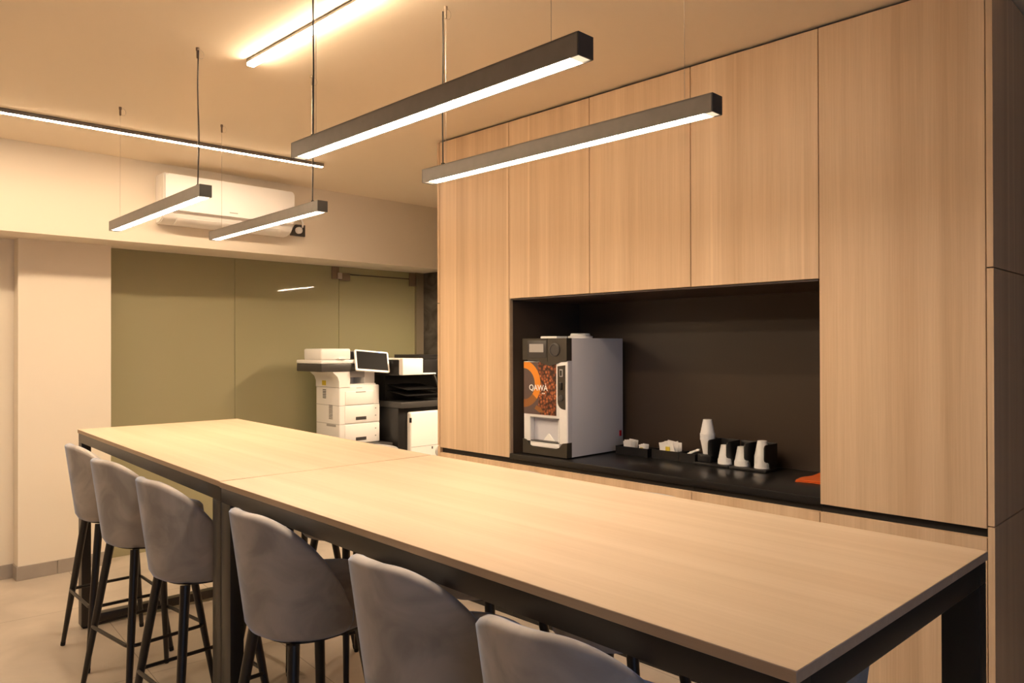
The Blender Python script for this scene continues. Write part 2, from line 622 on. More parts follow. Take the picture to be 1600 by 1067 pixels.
for (ya, yb, lab) in ((Y[3], Y[1] + .02, 'wide light oak base cabinet under the coffee machine'),
                      (Y[4], Y[3], 'narrow light oak base cabinet under the cups')):
    t = thing('base_cabinet', lab, 'cabinet', (XC, 0, 0), group='base cabinets under the black worktop')
    b = BM()
    yc = min(yb, Y[1])
    box(b, .021, XB - XC + .08, ya + .001, yc - .001, 0, .872)
    obj('carcass', b, MAT['black'], t, False)
    door(t, ya, yc, .08, ZG0)
ct = tag(obj('worktop', box(BM(), XC + .002, XB, Y[4] + .001, Y[1] - .001, .8735, .903, .002), MAT['counter']), 'black worktop running along the floor of the niche', 'worktop')
t = thing('niche_lining', 'black board lining the back and sides of the coffee niche', 'panel', (0, 0, 0))
obj('back_panel', box(BM(), XB, XB + .018, Y[4] + .001, Y[1] - .001, .903, ZN - .001), MAT['niche'], t, False)
obj('side_board', box(BM(), XC + .024, XB - .001, Y[1] - .0065, Y[1] - .001, .9035, ZN - .001), MAT['niche'], t, False)
obj('side_board', box(BM(), XC + .024, XB - .001, Y[4] + .001, Y[4] + .0065, .9035, ZN - .001), MAT['niche'], t, False)
obj('edge_strip', box(BM(), XC + .001, XC + .0235, Y[1] - .0065, Y[1] - .001, .9035, ZN - .001), MAT['edge'], t, False, label='brown edge strip at the left side of the niche')
obj('top_board', box(BM(), XC + .01, XB - .001, Y[4] + .007, Y[1] - .007, ZN - .0065, ZN - .0005), MAT['niche'], t, False)

# ------------------------------------------------------------------ high tables
TZ = 1.0535
def table(label, loc, rz, L, Wd, skew=0.0):
    t = thing('high_table', label, 'table', (loc[0], loc[1], 0), rz, 'high tables in a row')
    b = BM()
    box(b, 0, Wd, .001, L - .001, TZ - .019, TZ, .0012, 1)
    for v in b.verts:
        if v.co.y < L / 2:
            v.co.y += skew * v.co.x / Wd
    top = obj('tabletop', b, MAT['wood_t'], t)
    top.data.materials.append(MAT['edge'])
    for p in top.data.polygons:
        if abs(p.normal.z) < .3:
            p.material_index = 1
    z1 = TZ - .0195
    lx, ly, h = .045, .075, .048
    for x in (.004, Wd - .004 - lx):
        for y in (.004 + skew * x / Wd, L - .004 - ly):
            obj('leg', box(BM(), x, x + lx, y, y + ly, .012, z1 - h, .002), MAT['steel'], t)
            obj('foot_pad', box(BM(), x + .008, x + lx - .008, y + .01, y + ly - .01, 0, .012, .003), MAT['rubber'], t)
    for x in (.004, Wd - .004 - lx):
        obj('apron', box(BM(), x, x + lx, .004 + skew * x / Wd, L - .004, z1 - h, z1, .002), MAT['steel'], t)
    for y in (.004 + skew, L - .004 - ly):
        obj('apron', box(BM(), .004 + lx, Wd - .004 - lx, y, y + ly, z1 - h, z1, .002), MAT['steel'], t)
        obj('floor_rail', box(BM(), .004 + lx, Wd - .004 - lx, y + .012, y + ly - .012, .015, .063, .002), MAT['steel'], t)
    return t
table('farther wood topped high table nearest the frosted glass', (1.0605, 2.4455), -.0589, 2.077, .866, .028)
table('nearer wood topped high table in front of the coffee niche', (1.0005, .460), -.028, 1.981, .872)

# ------------------------------------------------------------------ bar stools
def stool_shell():
    """padded bucket back: wraps the seat from behind, high at the back, falling to the arms"""
    bm = BM()
    PH, NP, NT = 103, 40, 9
    zb, ztop, zlow, th = .679, 1.030, .738, .040
    def rim(a):
        s = min(1.0, max(0.0, (abs(a) - 14) / (PH - 14)))
        return ztop - (ztop - zlow) * (s ** 1.95)
    def R(z, a):
        return .184 + .0417 * (z - .677) / .30
    cols = []
    for i in range(NP + 1):
        a = -PH + 2 * PH * i / NP
        ar = math.radians(a)
        zr = rim(a)
        dx, dy = -math.cos(ar), -math.sin(ar)
        sx = 1.0 if abs(a) <= 90 else 1.0
        ring = []
        # outer side going up
        ring.append((R(zb, a) - .030, zb - .020))
        ring.append((R(zb, a) - .010, zb - .008))
        for k in range(NT + 1):
            z = zb + .012 + (zr - .02 - zb - .012) * k / NT
            ring.append((R(z, a), z))
        ro = R(zr, a)
        for q in (25, 55, 90, 125, 155):
            qr = math.radians(q)
            ring.append((ro - th / 2 + th / 2 * math.cos(qr), zr - .02 + .02 * math.sin(qr)))
        for k in range(NT + 1):
            z = zr - .02 - (zr - .02 - zb - .03) * k / NT
            ring.append((R(z, a) - th, z))
        ring.append((R(zb, a) - th - .02, zb + .012))
        cols.append([bm.verts.new((dx * r * .965, dy * r * .98, z)) for (r, z) in ring])
    n = len(cols[0])
    for A, B in zip(cols, cols[1:]):
        for k in range(n):
            bm.faces.new((A[k], A[(k + 1) % n], B[(k + 1) % n], B[k]))
    for col, sgn in ((cols[0], -1), (cols[-1], 1)):
        cen = sum((v.co for v in col), Vector()) / n
        ar = math.radians(sgn * PH)
        tang = Vector((math.sin(ar) * 1, -math.cos(ar), 0)) * sgn
        ring2 = [bm.verts.new(cen + (v.co - cen) * .72 + tang * .014) for v in col]
        for k in range(n):
            bm.faces.new((col[k], col[(k + 1) % n], ring2[(k + 1) % n], ring2[k]))
        bm.faces.new(ring2)
    return bm

def disc(bm, prof, front, wid, back, n=44, e=2.4):
    """rounded seat shape: rings of a superellipse, scaled by profile factors"""
    rings = []
    for (f, z) in prof:
        ring = []
        for k in range(n):
            t = 2 * math.pi * k / n
            c, s = math.cos(t), math.sin(t)
            x = math.copysign(abs(c) ** (2 / e), c)
            y = math.copysign(abs(s) ** (2 / e), s)
            ring.append(bm.verts.new((x * (front if c > 0 else back) * f, y * wid * f, z)))
        rings.append(ring)
    for A, B in zip(rings, rings[1:]):
        for k in range(n):
            bm.faces.new((A[k], A[(k + 1) % n], B[(k + 1) % n], B[k]))
    bm.faces.new(rings[0][::-1])
    bm.faces.new(rings[-1])
    return bm

def make_stool(label, loc, rz):
    t = thing('bar_stool', label, 'bar stool', loc, rz, 'grey velvet bar stools along the tables')
    obj('backrest', stool_shell(), MAT['velvet'], t, angle=70)
    b = BM()
    disc(b, [(.84, .662), (.94, .667), (.985, .680), (1.0, .71), (1.0, .765), (.985, .785), (.94, .797), (.80, .803), (.4, .805)], .225, .172, .148)
    obj('seat', b, MAT['velvet'], t, angle=70)
    b = BM()
    disc(b, [(1, .655), (1, .6615)], .17, .15, .14)
    obj('seat_plate', b, MAT['leg'], t)
    ring = []
    for sx, sy in ((-1, -1), (1, -1), (1, 1), (-1, 1)):
        p0 = Vector((sx * .110, sy * .115, .655))
        p1 = Vector((sx * .185, sy * .221, .012))
        lg = obj('leg', tube(BM(), [p0, p0.lerp(p1, .5), p1], [.0175, .0155, .0105], 14), MAT['leg'], t)
        obj('foot_cap', tube(BM(), [p1.lerp(p0, .012), p1 - (p0 - p1) * .016], [.0115, .0108], 14), MAT['rubber'], lg)
        ring.append(p0.lerp(p1, .575))
    # foot ring: bent bar with round corners
    q = ring[0].length
    h, k = abs(ring[0].x) + .012, abs(ring[0].y) + .012
    pts = [(x, y, ring[0].z) for x, y in rrect(-h, h, -k, k, .035, 5)]
    obj('footrest', tube(BM(), pts, .0078, 8, closed=True), MAT['leg'], t)
    return t

def edge_x(y):
    return 1.061 + (y - 2.444) * .059 if y > 2.444 else 1.001 + (y - .458) * .0215
near = [
    (1.235, 4.05, -.02, 'grey velvet bar stool at the far left table corner, farthest of the near row'),
    (1.183, 3.455, .10, 'second grey velvet bar stool from the far left table corner'),
    (1.156, 2.825, .03, 'grey velvet bar stool just beyond the table joint'),
    (1.166, 2.068, .015, 'grey velvet bar stool just this side of the table joint'),
    (1.146, 1.394, .03, 'grey velvet bar stool with bluish side, between two others at the nearer table'),
    (1.102, .902, .09, 'grey velvet bar stool nearest the viewer at the bottom edge'),
]
far_ = [
    (1.768, .848, math.pi, 'shaded bar stool behind the near end of the nearer table'),
    (1.80, 1.365, math.pi + .03, 'shaded bar stool on the niche side of the nearer table, second from its near end'),
    (1.815, 1.950, math.pi, 'shaded bar stool on the niche side of the nearer table, by the table joint'),
    (1.88, 2.940, math.pi + .05, 'shaded bar stool on the niche side of the farther table, by the table joint'),
    (1.875, 3.420, math.pi + .05, 'shaded bar stool on the niche side of the farther table, at its middle'),
]
s0 = None
for (x, y, rz, lab) in near + far_:
    if s0 is None:
        s0 = make_stool(lab, (x, y, 0), rz)
    else:
        dup(s0, (x, y, 0), rz, lab)

# ------------------------------------------------------------------ lights
def wire_path(p0, p1, sag=(0, 0), n=9):
    p0, p1 = Vector(p0), Vector(p1)
    out = []
    for i in range(n):
        t = i / (n - 1)
        p = p0.lerp(p1, t)
        k = math.sin(math.pi * t) * math.sin(1.5 * math.pi * t + .4)
        out.append(p + Vector((sag[0] * k, sag[1] * k, 0)))
    return out

def pendant(label, x0, y0, x1, y1, ztop, cord_d, wire_d, cord_end, led='led', hh=.05, ww=.05):
    """bar lamp from near end (x0,y0) to far end (x1,y1) measured along its left face"""
    L = math.hypot(x1 - x0, y1 - y0)
    rz = -math.atan2(x1 - x0, y1 - y0)
    t = thing('pendant_light', label, 'pendant light', (x0, y0, ztop), rz, 'black bar pendant lights over the tables')
    b = BM()
    # channel open to the bottom
    box(b, 0, .004, .004, L - .004, -hh, -.0005)
    box(b, ww - .004, ww, .004, L - .004, -hh, -.0005)
    box(b, 0, ww, .004, L - .004, -.004, 0)
    obj('housing', b, MAT['anod'], t, False)
    obj('diffuser', box(BM(), .0045, ww - .0045, .030, L - .030, -hh + .002, -hh + .006), MAT[led], t, False, label='glowing white diffuser')
    for ya, yb in ((.0045, .0298), (L - .0298, L - .0045)):
        obj('diffuser_end', box(BM(), .0045, ww - .0045, ya, yb, -hh + .002, -hh + .006), MAT['led_end'], t, False, label='dimmer cream end of the diffuser')
    obj('end_cap', box(BM(), 0, ww, 0, .004, -hh, 0, .0008, 1), MAT['cap'], t)
    obj('end_cap', box(BM(), 0, ww, L - .004, L, -hh, 0, .0008, 1), MAT['cap'], t)
    up = CEIL - ztop
    for k, dd in enumerate((cord_d, wire_d)):
        w_ = obj('suspension_wire', tube(BM(), [(ww / 2, dd, 0), (ww / 2, dd, up - .03)], .0008, 6), MAT['wire'], t)
        a = BM()
        lathe(a, [(.004, up - .045), (.005, up - .035), (.005, up - .015), (.007, up - .012), (.007, up - .0005)], ww / 2, dd, 12)
        obj('ceiling_anchor', a, MAT['bronze'], w_)
        a = BM()
        pts = [(ww / 2 + .014 + .014 * math.cos(q), dd + .003, up - .024 + .018 * math.sin(q)) for q in [2 * math.pi * k_ / 16 for k_ in range(16)]]
        tube(a, pts, .0007, 5, closed=True)
        obj('wire_loop', a, MAT['wire'], w_)
    dd = cord_d + .012 * cord_end
    cd = obj('power_cord', tube(BM(), wire_path((ww / 2 - .004, dd, 0), (ww / 2 + .002, dd + .006, up - .012), (.011, .016), 21), .0027, 8), MAT['cord'], t)
    obj('cord_grommet', box(BM(), ww / 2 - .009, ww / 2 + .003, dd - .006, dd + .006, .0005, .012, .002), MAT['rubber'], cd)
    return t
pendant('long black bar pendant nearest the viewer at left, over the near table', 1.209, 1.024, 1.211, 2.249, 2.160, 1.225 - .115, .10, 1)
pendant('black bar pendant hanging closest to the oak cabinets', 1.755, 1.029, 1.747, 2.249, 2.160, 1.225 - .115, .10, 1)
pendant('leftmost bar pendant, in front of the air conditioner', 1.249, 3.072, 1.284, 4.339, 2.160, .09, 1.267 - .11, -1, 'led_f')
pendant('bar pendant right of the air conditioner over the far table', 1.757, 3.020, 1.798, 4.290, 2.155, .10, 1.27 - .12, -1, 'led_f')

def strip(label, p0, p1, led, hh, dp):
    L = math.hypot(p1[0] - p0[0], p1[1] - p0[1])
    rz = -math.atan2(p1[0] - p0[0], p1[1] - p0[1])
    t = thing('ceiling_strip_light', label, 'strip light', (p0[0], p0[1], CEIL), rz, 'slim strip lights on the ceiling')
    b = BM()
    ww = .034
    box(b, -ww / 2, -ww / 2 + .003, 0, L, -hh, -.0003)
    box(b, ww / 2 - .003, ww / 2, 0, L, -hh, -.0003)
    box(b, -ww / 2, ww / 2, 0, L, -.004, -.0003)
    obj('profile', b, MAT['anod'], t, False)
    obj('diffuser', box(BM(), -ww / 2 + .0033, ww / 2 - .0033, .0035, L - .0035, -hh - dp, -hh + .003), MAT[led], t, False, label='glowing white diffuser')
    for y in (0, L - .003):
        obj('end_cap', box(BM(), -ww / 2, ww / 2, y, y + .003, -hh - dp, -.0003), MAT['cap'], t, False)
    return t
strip('ceiling strip light running over the tables toward the viewer', (1.53, 1.35), (1.497, 3.141), 'led_s', .014, .014)
strip('ceiling strip light running along the cream beam above the air conditioner', (-1.6, 4.815), (2.708, 4.590), 'led_b', .022, .002)

def fill_panel(label, x, y, sx, sy, mat):  # unseen panel, added to brighten the left side
    t = thing('added_fill_panel', label, 'ceiling light', (x, y, CEIL))
    b = BM()
    f = .012
    box(b, -sx / 2 - f, -sx / 2, -sy / 2 - f, sy / 2 + f, -.010, -.0004)
    box(b, sx / 2, sx / 2 + f, -sy / 2 - f, sy / 2 + f, -.010, -.0004)
    box(b, -sx / 2, sx / 2, -sy / 2 - f, -sy / 2, -.010, -.0004)
    box(b, -sx / 2, sx / 2, sy / 2, sy / 2 + f, -.010, -.0004)
    obj('frame', b, MAT['frame'], t, False)
    obj('diffuser', box(BM(), -sx / 2 + .0003, sx / 2 - .0003, -sy / 2 + .0003, sy / 2 - .0003, -.007, -.0004), MAT[mat], t, False)
    return t
fill_panel('unseen ceiling panel added as fill light left of the tables', -1.5, 3.3, .30, 1.2, 'led_p')
pendant('unseen bar pendant added to light the printers, behind the tall cabinet', 4.02, 3.75, 4.02, 4.55, 2.16, .09, .71, 1, 'led_h')  # added lamp out of sight, brightens the printers

# ------------------------------------------------------------------ air conditioner on the beam
t = thing('air_conditioner', 'white wall mounted air conditioner on the cream beam', 'air conditioner', (1.875, BEAM_Y, 2.33))
AL, AD = .945, .175
prof = [(0, 0), (-.06, .002), (-.11, .018), (-.135, .045), (-.15, .075), (-.15, .33), (0, .33)]
b = BM()
prism(b, prof, 'x', 0, AL)
bmesh.ops.bevel(b, geom=[e for e in b.edges], offset=.006, segments=2, affect='EDGES')
obj('body', b, MAT['cream'], t)
b = BM()
prism(b, rrect(.004, AL - .004, .082, .322, .02), 'y', -AD, -.149)
bmesh.ops.bevel(b, geom=[e for e in b.edges if abs(e.verts[0].co.y + AD) < 1e-5 and abs(e.verts[1].co.y + AD) < 1e-5], offset=.006, segments=2, affect='EDGES')
obj('front_panel', b, MAT['white'], t, label='glossy white front panel')
b = BM()
prism(b, [(-.068, .0015), (-.112, .016), (-.134, .040), (-.138, .038), (-.116, .010), (-.070, -.003)], 'x', .09, AL - .09)
obj('louvre', b, MAT['cream'], t)
b = BM()
box(b, .44, .50, -AD - .0008, -AD + .001, .105, .112)
obj('emblem', b, MAT['lgrey'], t)
b = BM()
box(b, -.0012, .001, -.10, -.05, .10, .24)
st = obj('energy_label', b, MAT['paper'], t, label='small printed label on the end of the unit')
b = BM()
box(b, -.0020, -.0011, -.085, -.06, .115, .15)
obj('label_mark', b, MAT['orange'], st)

# socket outlet beside it, with the white cable
t = thing('power_outlet', 'black outlet plate with round white plug right of the air conditioner', 'outlet', (2.872, BEAM_Y, 2.352))
b = BM()
prism(b, [(0, 0), (.118, 0), (.118, .088), (.04, .088), (0, .028)], 'y', -.022, 0)
obj('back_plate', b, MAT['dgrey'], t)
b = BM()
lathe(b, [(.026, 0), (.026, .022), (.020, .028)], 0, 0, 24)
bmesh.ops.rotate(b, verts=b.verts, matrix=Matrix.Rotation(math.radians(90), 3, 'X'))
bmesh.ops.translate(b, verts=b.verts, vec=(.058, -.021, .042))
obj('plug', b, MAT['white'], t)
cable = tag(obj('power_cable', tube(BM(), [(2.815, 5.26, 2.50), (2.87, 5.275, 2.505), (2.925, 5.29, 2.49), (2.955, 5.30, 2.455), (2.955, 5.305, 2.42), (2.94, 5.303, 2.40)], .007, 10), MAT['white']), 'short white cable looping from the air conditioner to the outlet', 'cable')

# ------------------------------------------------------------------ white printer
def printer():
    t = thing('printer', 'white multifunction printer with tilted touch screen, left of the black copier', 'printer', (3.245, 5.25, .70))
    # local: x right, y away, z up from its base; width .385, depth .36
    w_, d_ = .385, .36
    b = BM()
    box(b, 0, w_, 0, d_, .0, .475, .012, 3)
    obj('body', b, MAT['cream'], t)
    b = BM()
    for z in (.165, .315):
        box(b, -.0008, w_ + .0008, -.0008, d_, z, z + .0035)
    obj('seam', b, MAT['lgrey'], t)
    # front cover and trays
    tr = obj('front_cover', box(BM(), .055, w_ - .06, -.006, .01, .32, .428, .003), MAT['cream'], t)
    obj('cover_grip', box(BM(), .15, .245, -.009, -.0065, .418, .426, .001), MAT['lgrey'], tr)
    for z0, z1 in ((.172, .312), (.006, .160)):
        tray = obj('paper_tray', box(BM(), .05, w_ - .004, -.006, .012, z0, z1, .004), MAT['cream'], t)
        obj('tray_grip', box(BM(), .15, .25, -.0075, -.0065, z0 + .022, z0 + .048), MAT['dgrey'], tray)
        for k in (0, 1):
            obj('level_mark', box(BM(), w_ - .05, w_ - .038, -.0075, -.0065, z0 + .045 + .06 * k, z0 + .055 + .06 * k), MAT['lgrey'], tray)
    b = BM()
    box(b, .16, .215, -.0008, .001, .452, .457)
    obj('emblem', b, MAT['lgrey'], t, label='small grey nameplate')
    # upper column at left and back, leaving the paper output hollow
    b = BM()
    prism(b, [(0, .46), (.10, .46), (.10, .591), (-.06, .591), (-.045, .575), (-.015, .55), (0, .51)], 'y', .0, d_)
    obj('left_column', b, MAT['cream'], t)
    obj('rear_column', box(BM(), .10, w_ - .0, .20, d_, .47, .591, .004), MAT['cream'], t)
    obj('right_column', box(BM(), w_ - .125, w_ - .02, .04, .20, .47, .625, .006), MAT['cream'], t)
    obj('output_floor', box(BM(), .10, w_ - .03, .01, .20, .474, .487, .003), MAT['white'], t)
    obj('underside', box(BM(), .101, w_ - .126, .03, .199, .54, .5915, .004), MAT['lgrey'], t)
    obj('scanner_bed', box(BM(), -.165, .25, -.01, d_ + .02, .592, .655, .006), MAT['dgrey'], t, label='dark grey scanner bed')
    b = BM()
    box(b, -.168, .26, -.013, d_ + .02, .6555, .685, .008, 2)
    obj('scanner_lid', b, MAT['white'], t)
    b = BM()
    box(b, -.168, .10, -.0135, .26, .685, .775, .014, 3)
    fd = obj('document_feeder', b, MAT['white'], t)
    obj('feeder_grip', box(BM(), -.02, .055, -.030, -.0145, .690, .700, .003), MAT['white'], fd)
    obj('feeder_tray', box(BM(), .101, .24, .03, .26, .69, .755, .006), MAT['dgrey'], fd)
    # tilted screen on its arm
    b = BM()
    prism(b, [(-.02, .590), (.10, .620), (.10, .640), (-.03, .610)], 'x', .17, .37)
    obj('screen_arm', b, MAT['cream'], t)
    sc = thing_part = bpy.data.objects.new('touch_screen', None)
    C.objects.link(sc)
    sc.parent = t
    sc.location = (.276, -.058, .668)
    sc.rotation_euler = (math.radians(-22), math.radians(5), math.radians(-9))
    b = BM()
    prism(b, rrect(-.15, .15, -.085, .095, .012), 'y', 0, .018)
    obj('bezel', b, MAT['white'], sc)
    obj('display', box(BM(), -.136, .136, -.0016, .001, -.070, .082), MAT['gloss'], sc)
    obj('status_light', box(BM(), .06, .085, -.0018, .0005, .085, .091), MAT['blue'], sc)
    # stickers on its left side
    obj('yellow_sticker', box(BM(), -.0015, .0005, .20, .26, .475, .535), MAT['yellow'], t, label='yellow warning sticker')
    b = BM()
    for k in range(6):
        box(b, -.0014, .0005, .20, .25, .37 + .013 * k, .376 + .013 * k)
    obj('printed_label', b, MAT['ink'], t)
    b = BM()
    for k in range(10):
        box(b, -.0014, .0005, .10, .155, .205 + .012 * k, .2105 + .012 * k)
    obj('printed_label', b, MAT['ink'], t)
    obj('side_grip', box(BM(), -.0015, .0005, .05, .19, .145, .163), MAT['lgrey'], t)
    return t
printer()
t = thing('low_cabinet', 'low black stand under the white printer', 'cabinet', (3.12, 5.12, 0))
obj('stand_body', box(BM(), .02, .53, .02, .60, .05, .68, .004), MAT['bplastic'], t)
obj('stand_top', box(BM(), 0, .55, 0, .62, .68, .70, .003), MAT['dgrey'], t)
obj('plinth', box(BM(), .04, .51, .06, .58, 0, .05), MAT['bplastic'], t)

# ------------------------------------------------------------------ black copier
def copier():
    t = thing('copier', 'large black floor copier with white feeder, beside the white printer', 'copier', (3.737, 5.02, 0))
    w_, d_ = .62, .60
    obj('body', box(BM(), -.04, w_, .06, d_, .03, .98, .006), MAT['bplastic'], t, label='black body')
    obj('output_deck', box(BM(), -.04, w_, .02, d_, .98, 1.03, .006), MAT['dgrey'], t)
    b = BM()
    box(b, .0, w_, .30, d_, 1.03, 1.25, .004)
    obj('rear_housing', b, MAT['bplastic'], t)
    b = BM()
    for k, z in enumerate((1.08, 1.13)):
        prism(b, [(.02, z), (.30, z + .03), (.30, z + .038), (.02, z + .006)], 'x', .02, .40 - .05 * k)
    obj('output_tray', b, MAT['bplastic'], t)
    b = BM()
    box(b, -.05, w_, .04, d_, 1.25, 1.38, .004)
    obj('scanner_unit', b, MAT['bplastic'], t)
    b = BM()
    box(b, -.055, -.045, .03, d_, 1.38, 1.39, .003)
    box(b, -.045, w_, .425, d_, 1.3805, 1.39, .003)
    obj('scanner_lid', b, MAT['white'], t)
    fd = obj('document_feeder', box(BM(), -.045, .165, -.01, .42, 1.255, 1.392, .006), MAT['cream'], t, label='white document feeder box')
    obj('feeder_tray', box(BM(), .166, .31, .0, .039, 1.255, 1.268, .003), MAT['white'], fd)
    b = BM()
    prism(b, [(.166, 1.42), (.40, 1.42), (.42, 1.40), (.40, 1.386), (.26, 1.386), (.166, 1.382)], 'y', .06, .40)
    obj('feeder_guide', b, MAT['bplastic'], fd)
    b = BM()
    prism(b, [(.28, 1.26), (.295, 1.26), (.40, 1.06), (.385, 1.06)], 'y', .0, .02)
    obj('side_strut', b, MAT['dgrey'], t)
    b = BM()
    box(b, .045, w_ - .002, .0, .0595, .03, .945, .014, 3)
    pn = obj('front_panel', b, MAT['cream'], t, label='white front panel')
    obj('panel_seam', box(BM(), .048, w_ - .004, -.0008, .001, .655, .659), MAT['lgrey'], pn)
    obj('panel_notch', box(BM(), .042, .052, -.0008, .02, .86, .90, .001), MAT['bplastic'], pn)
    b = BM()
    lathe(b, [(.045, 0), (.045, .012), (.03, .02)], 0, 0, 24)
    bmesh.ops.rotate(b, verts=b.verts, matrix=Matrix.Rotation(math.radians(90), 3, 'X'))
    bmesh.ops.translate(b, verts=b.verts, vec=(.345, 0, .595))
    obj('knob', b, MAT['lgrey'], pn)
    obj('button', box(BM(), .262, .274, -.002, .001, .625, .645), MAT['dgrey'], pn)
    obj('button', box(BM(), .33, .342, -.002, .001, .83, .842), MAT['dgrey'], pn)
    for k, (x, z) in enumerate(((-.05, 0),)):
        pass
    obj('caster_base', box(BM(), .03, w_ - .03, .09, d_ - .03, 0, .03), MAT['rubber'], t)
    return t
copier()

# ------------------------------------------------------------------ coffee machine
def coffee_machine():
    t = thing('coffee_machine', 'grey and white coffee vending machine at the left of the niche', 'coffee machine', (2.966, 2.593, .903))
    w_, d_, h_ = .322, .475, .633
    ZB = .006
    # local: x = into the niche, y = along the cabinets (0 = side facing the viewer), z up
    b = BM()
    box(b, .035, d_, .0, w_, ZB, h_, .002)
    obj('cabinet_body', b, MAT['grey_panel'], t, label='plain grey sheet side and back')
    for x, y in ((.06, .03), (.06, w_ - .03), (d_ - .05, .03), (d_ - .05, w_ - .03)):
        obj('foot', lathe(BM(), [(.014, 0), (.014, ZB - .0003)], x, y, 12), MAT['rubber'], t)
    # white front with the dispensing bay cut out
    b = BM()
    box(b, .0, .034, .004, .058, .075, h_ - .125, .002)
    box(b, .0, .034, w_ - .052, w_ - .004, .075, h_ - .125, .002)
    box(b, .0, .034, .058, w_ - .052, .205, h_ - .125, .002)
    box(b, .0, .034, .058, w_ - .052, .048, .075, .002)
    obj('front_fascia', b, MAT['white'], t, label='white front fascia')
    # dispensing bay
    b = BM()
    box(b, .090, .094, .055, w_ - .049, .045, .21)
    box(b, .034, .094, .0535, .0575, .045, .21)
    box(b, .034, .094, w_ - .0515, w_ - .0475, .045, .21)
    box(b, .0, .094, .058, w_ - .052, .2045, .2085)
    obj('dispensing_bay', b, MAT['lgrey'], t)
    obj('drip_tray', box(BM(), -.004, .09, .062, w_ - .056, .0755, .081, .002), MAT['dgrey'], t)
    b = BM()
    prism(b, [(.12, .0815), (.20, .0815), (.165, .118), (.158, .118)], 'x', .03, .055)
    obj('cup_guide', b, MAT['white'], t)
    b = BM()
    box(b, .001, .0025, .062, .066, .08, .2)
    prism(b, [(.066, .195), (w_ - .06, .195), (.15, .10)], 'x', .06, .0625)
    obj('bay_flap', b, MAT['white'], t)
    # black base trim with rounded top edge
    b = BM()
    prism(b, [(.0, ZB), (w_, ZB), (w_, .085), (w_ - .025, .08), (w_ - .05, .055), (w_ - .075, .046), (.085, .046), (.055, .055), (.03, .08), (.0, .085)], 'x', -.006, .034)
    obj('base_trim', b, MAT['brown'], t, label='black curved base trim')
    # top black panel with a curved lower edge, display and round button
    b = BM()
    pts = [(.0, h_), (w_, h_), (w_, h_ - .118)]
    for k in range(9):
        s = k / 8
        pts.append((w_ * (1 - s) * .999, h_ - .118 - .030 * math.exp(-((s - .62) / .2) ** 2)))
    prism(b, pts, 'x', -.006, .0345)
    tp = obj('top_panel', b, MAT['brown'], t, label='dark top panel with display')
    dp = obj('display', box(BM(), -.009, -.0062, w_ - .235 + .055, w_ - .04, h_ - .105, h_ - .012, .002), MAT['dgrey'], tp)
    obj('display_screen', box(BM(), -.0102, -.0092, w_ - .16, w_ - .055, h_ - .075, h_ - .03), MAT['lgrey'], tp)
    obj('panel_joint', box(BM(), -.0072, -.0055, .135, .1365, h_ - .125, h_ - .001), MAT['bplastic'], tp)
    b = BM()
    lathe(b, [(.036, 0), (.036, .006), (.030, .008), (.027, .004)], 0, 0, 28)
    bmesh.ops.rotate(b, verts=b.verts, matrix=Matrix.Rotation(math.radians(-90), 3, 'Y'))
    bmesh.ops.translate(b, verts=b.verts, vec=(-.006, .082, h_ - .062))
    obj('dial', b, MAT['dgrey'], tp)
    # picture panel: bean print, orange ring, letters
    py0, py1, pz0, pz1 = .078, w_ - .006, .222, h_ - .128
    b = BM()
    box(b, -.0022, .0, py0, py1, pz0, pz1)
    pic = obj('picture_panel', b, MAT['beans'], t, False, label='picture of coffee beans and an orange ring')
    cy, cz, ro, ri = w_ - .006 + .002, .385, .128, .086
    brown_print = plain('brown_print', (.30, .12, .03), .5)
    for nm, a0, a1, mt_ in (('orange_ring', -38, 100, MAT['orange']), ('ring_shade', -100, -38, brown_print)):
        b = BM()
        pa, pb = [], []
        for k in range(41):
            a = math.radians(a0 + (a1 - a0) * k / 40)
            for rad, lst in ((ro, pa), (ri, pb)):
                y = cy - rad * math.cos(a)
                z = cz + rad * math.sin(a)
                lst.append((min(y, py1 - .0005), min(max(z, pz0 + .001), pz1 - .001)))
        prev = None
        for o_, i_ in zip(pa, pb):
            cur = (bm_v(b, -.0030, o_), bm_v(b, -.0030, i_))
            if prev:
                try:
                    b.faces.new((prev[0], cur[0], cur[1], prev[1]))
                except ValueError:
                    pass
            prev = cur
        bmesh.ops.remove_doubles(b, verts=b.verts, dist=1e-5)
        bmesh.ops.dissolve_degenerate(b, edges=b.edges, dist=1e-5)
        g = bmesh.ops.extrude_face_region(b, geom=b.faces[:])
        bmesh.ops.translate(b, verts=[v for v in g['geom'] if isinstance(v, bmesh.types.BMVert)], vec=(.0007, 0, 0))
        obj(nm, b, mt_, pic, False)
    b = BM()
    prism(b, [(.235, pz0 + .03), (.20, pz0 + .012), (.165, pz0 + .012), (.19, pz0 + .035), (.22, pz0 + .05)], 'x', -.0029, -.0022)
    obj('ring_tail', b, brown_print, pic, False)
    for txt, size, yy, zz in (('QAWA', .043, .275, .352), ('cafe', .016, .176, .332)):
        if txt != 'QAWA':
            continue
        cu = bpy.data.curves.new('lettering', 'FONT')
        cu.body = txt
        cu.size = size
        cu.extrude = .0004
        cu.offset = .0006
        to = bpy.data.objects.new('lettering', cu)
        C.objects.link(to)
        dg = bpy.context.evaluated_depsgraph_get()
        me = bpy.data.meshes.new_from_object(to.evaluated_get(dg))
        bpy.data.objects.remove(to)
        me.materials.clear()
        me.materials.append(MAT['white'])
        lo = bpy.data.objects.new('lettering', me)
        C.objects.link(lo)
        lo.parent = pic
        lo['label'] = 'white lettering QAWA'
        lo.matrix_local = Matrix(((0, 0, -1, -.0036), (-1, 0, 0, yy), (0, 1, 0, zz), (0, 0, 0, 1)))
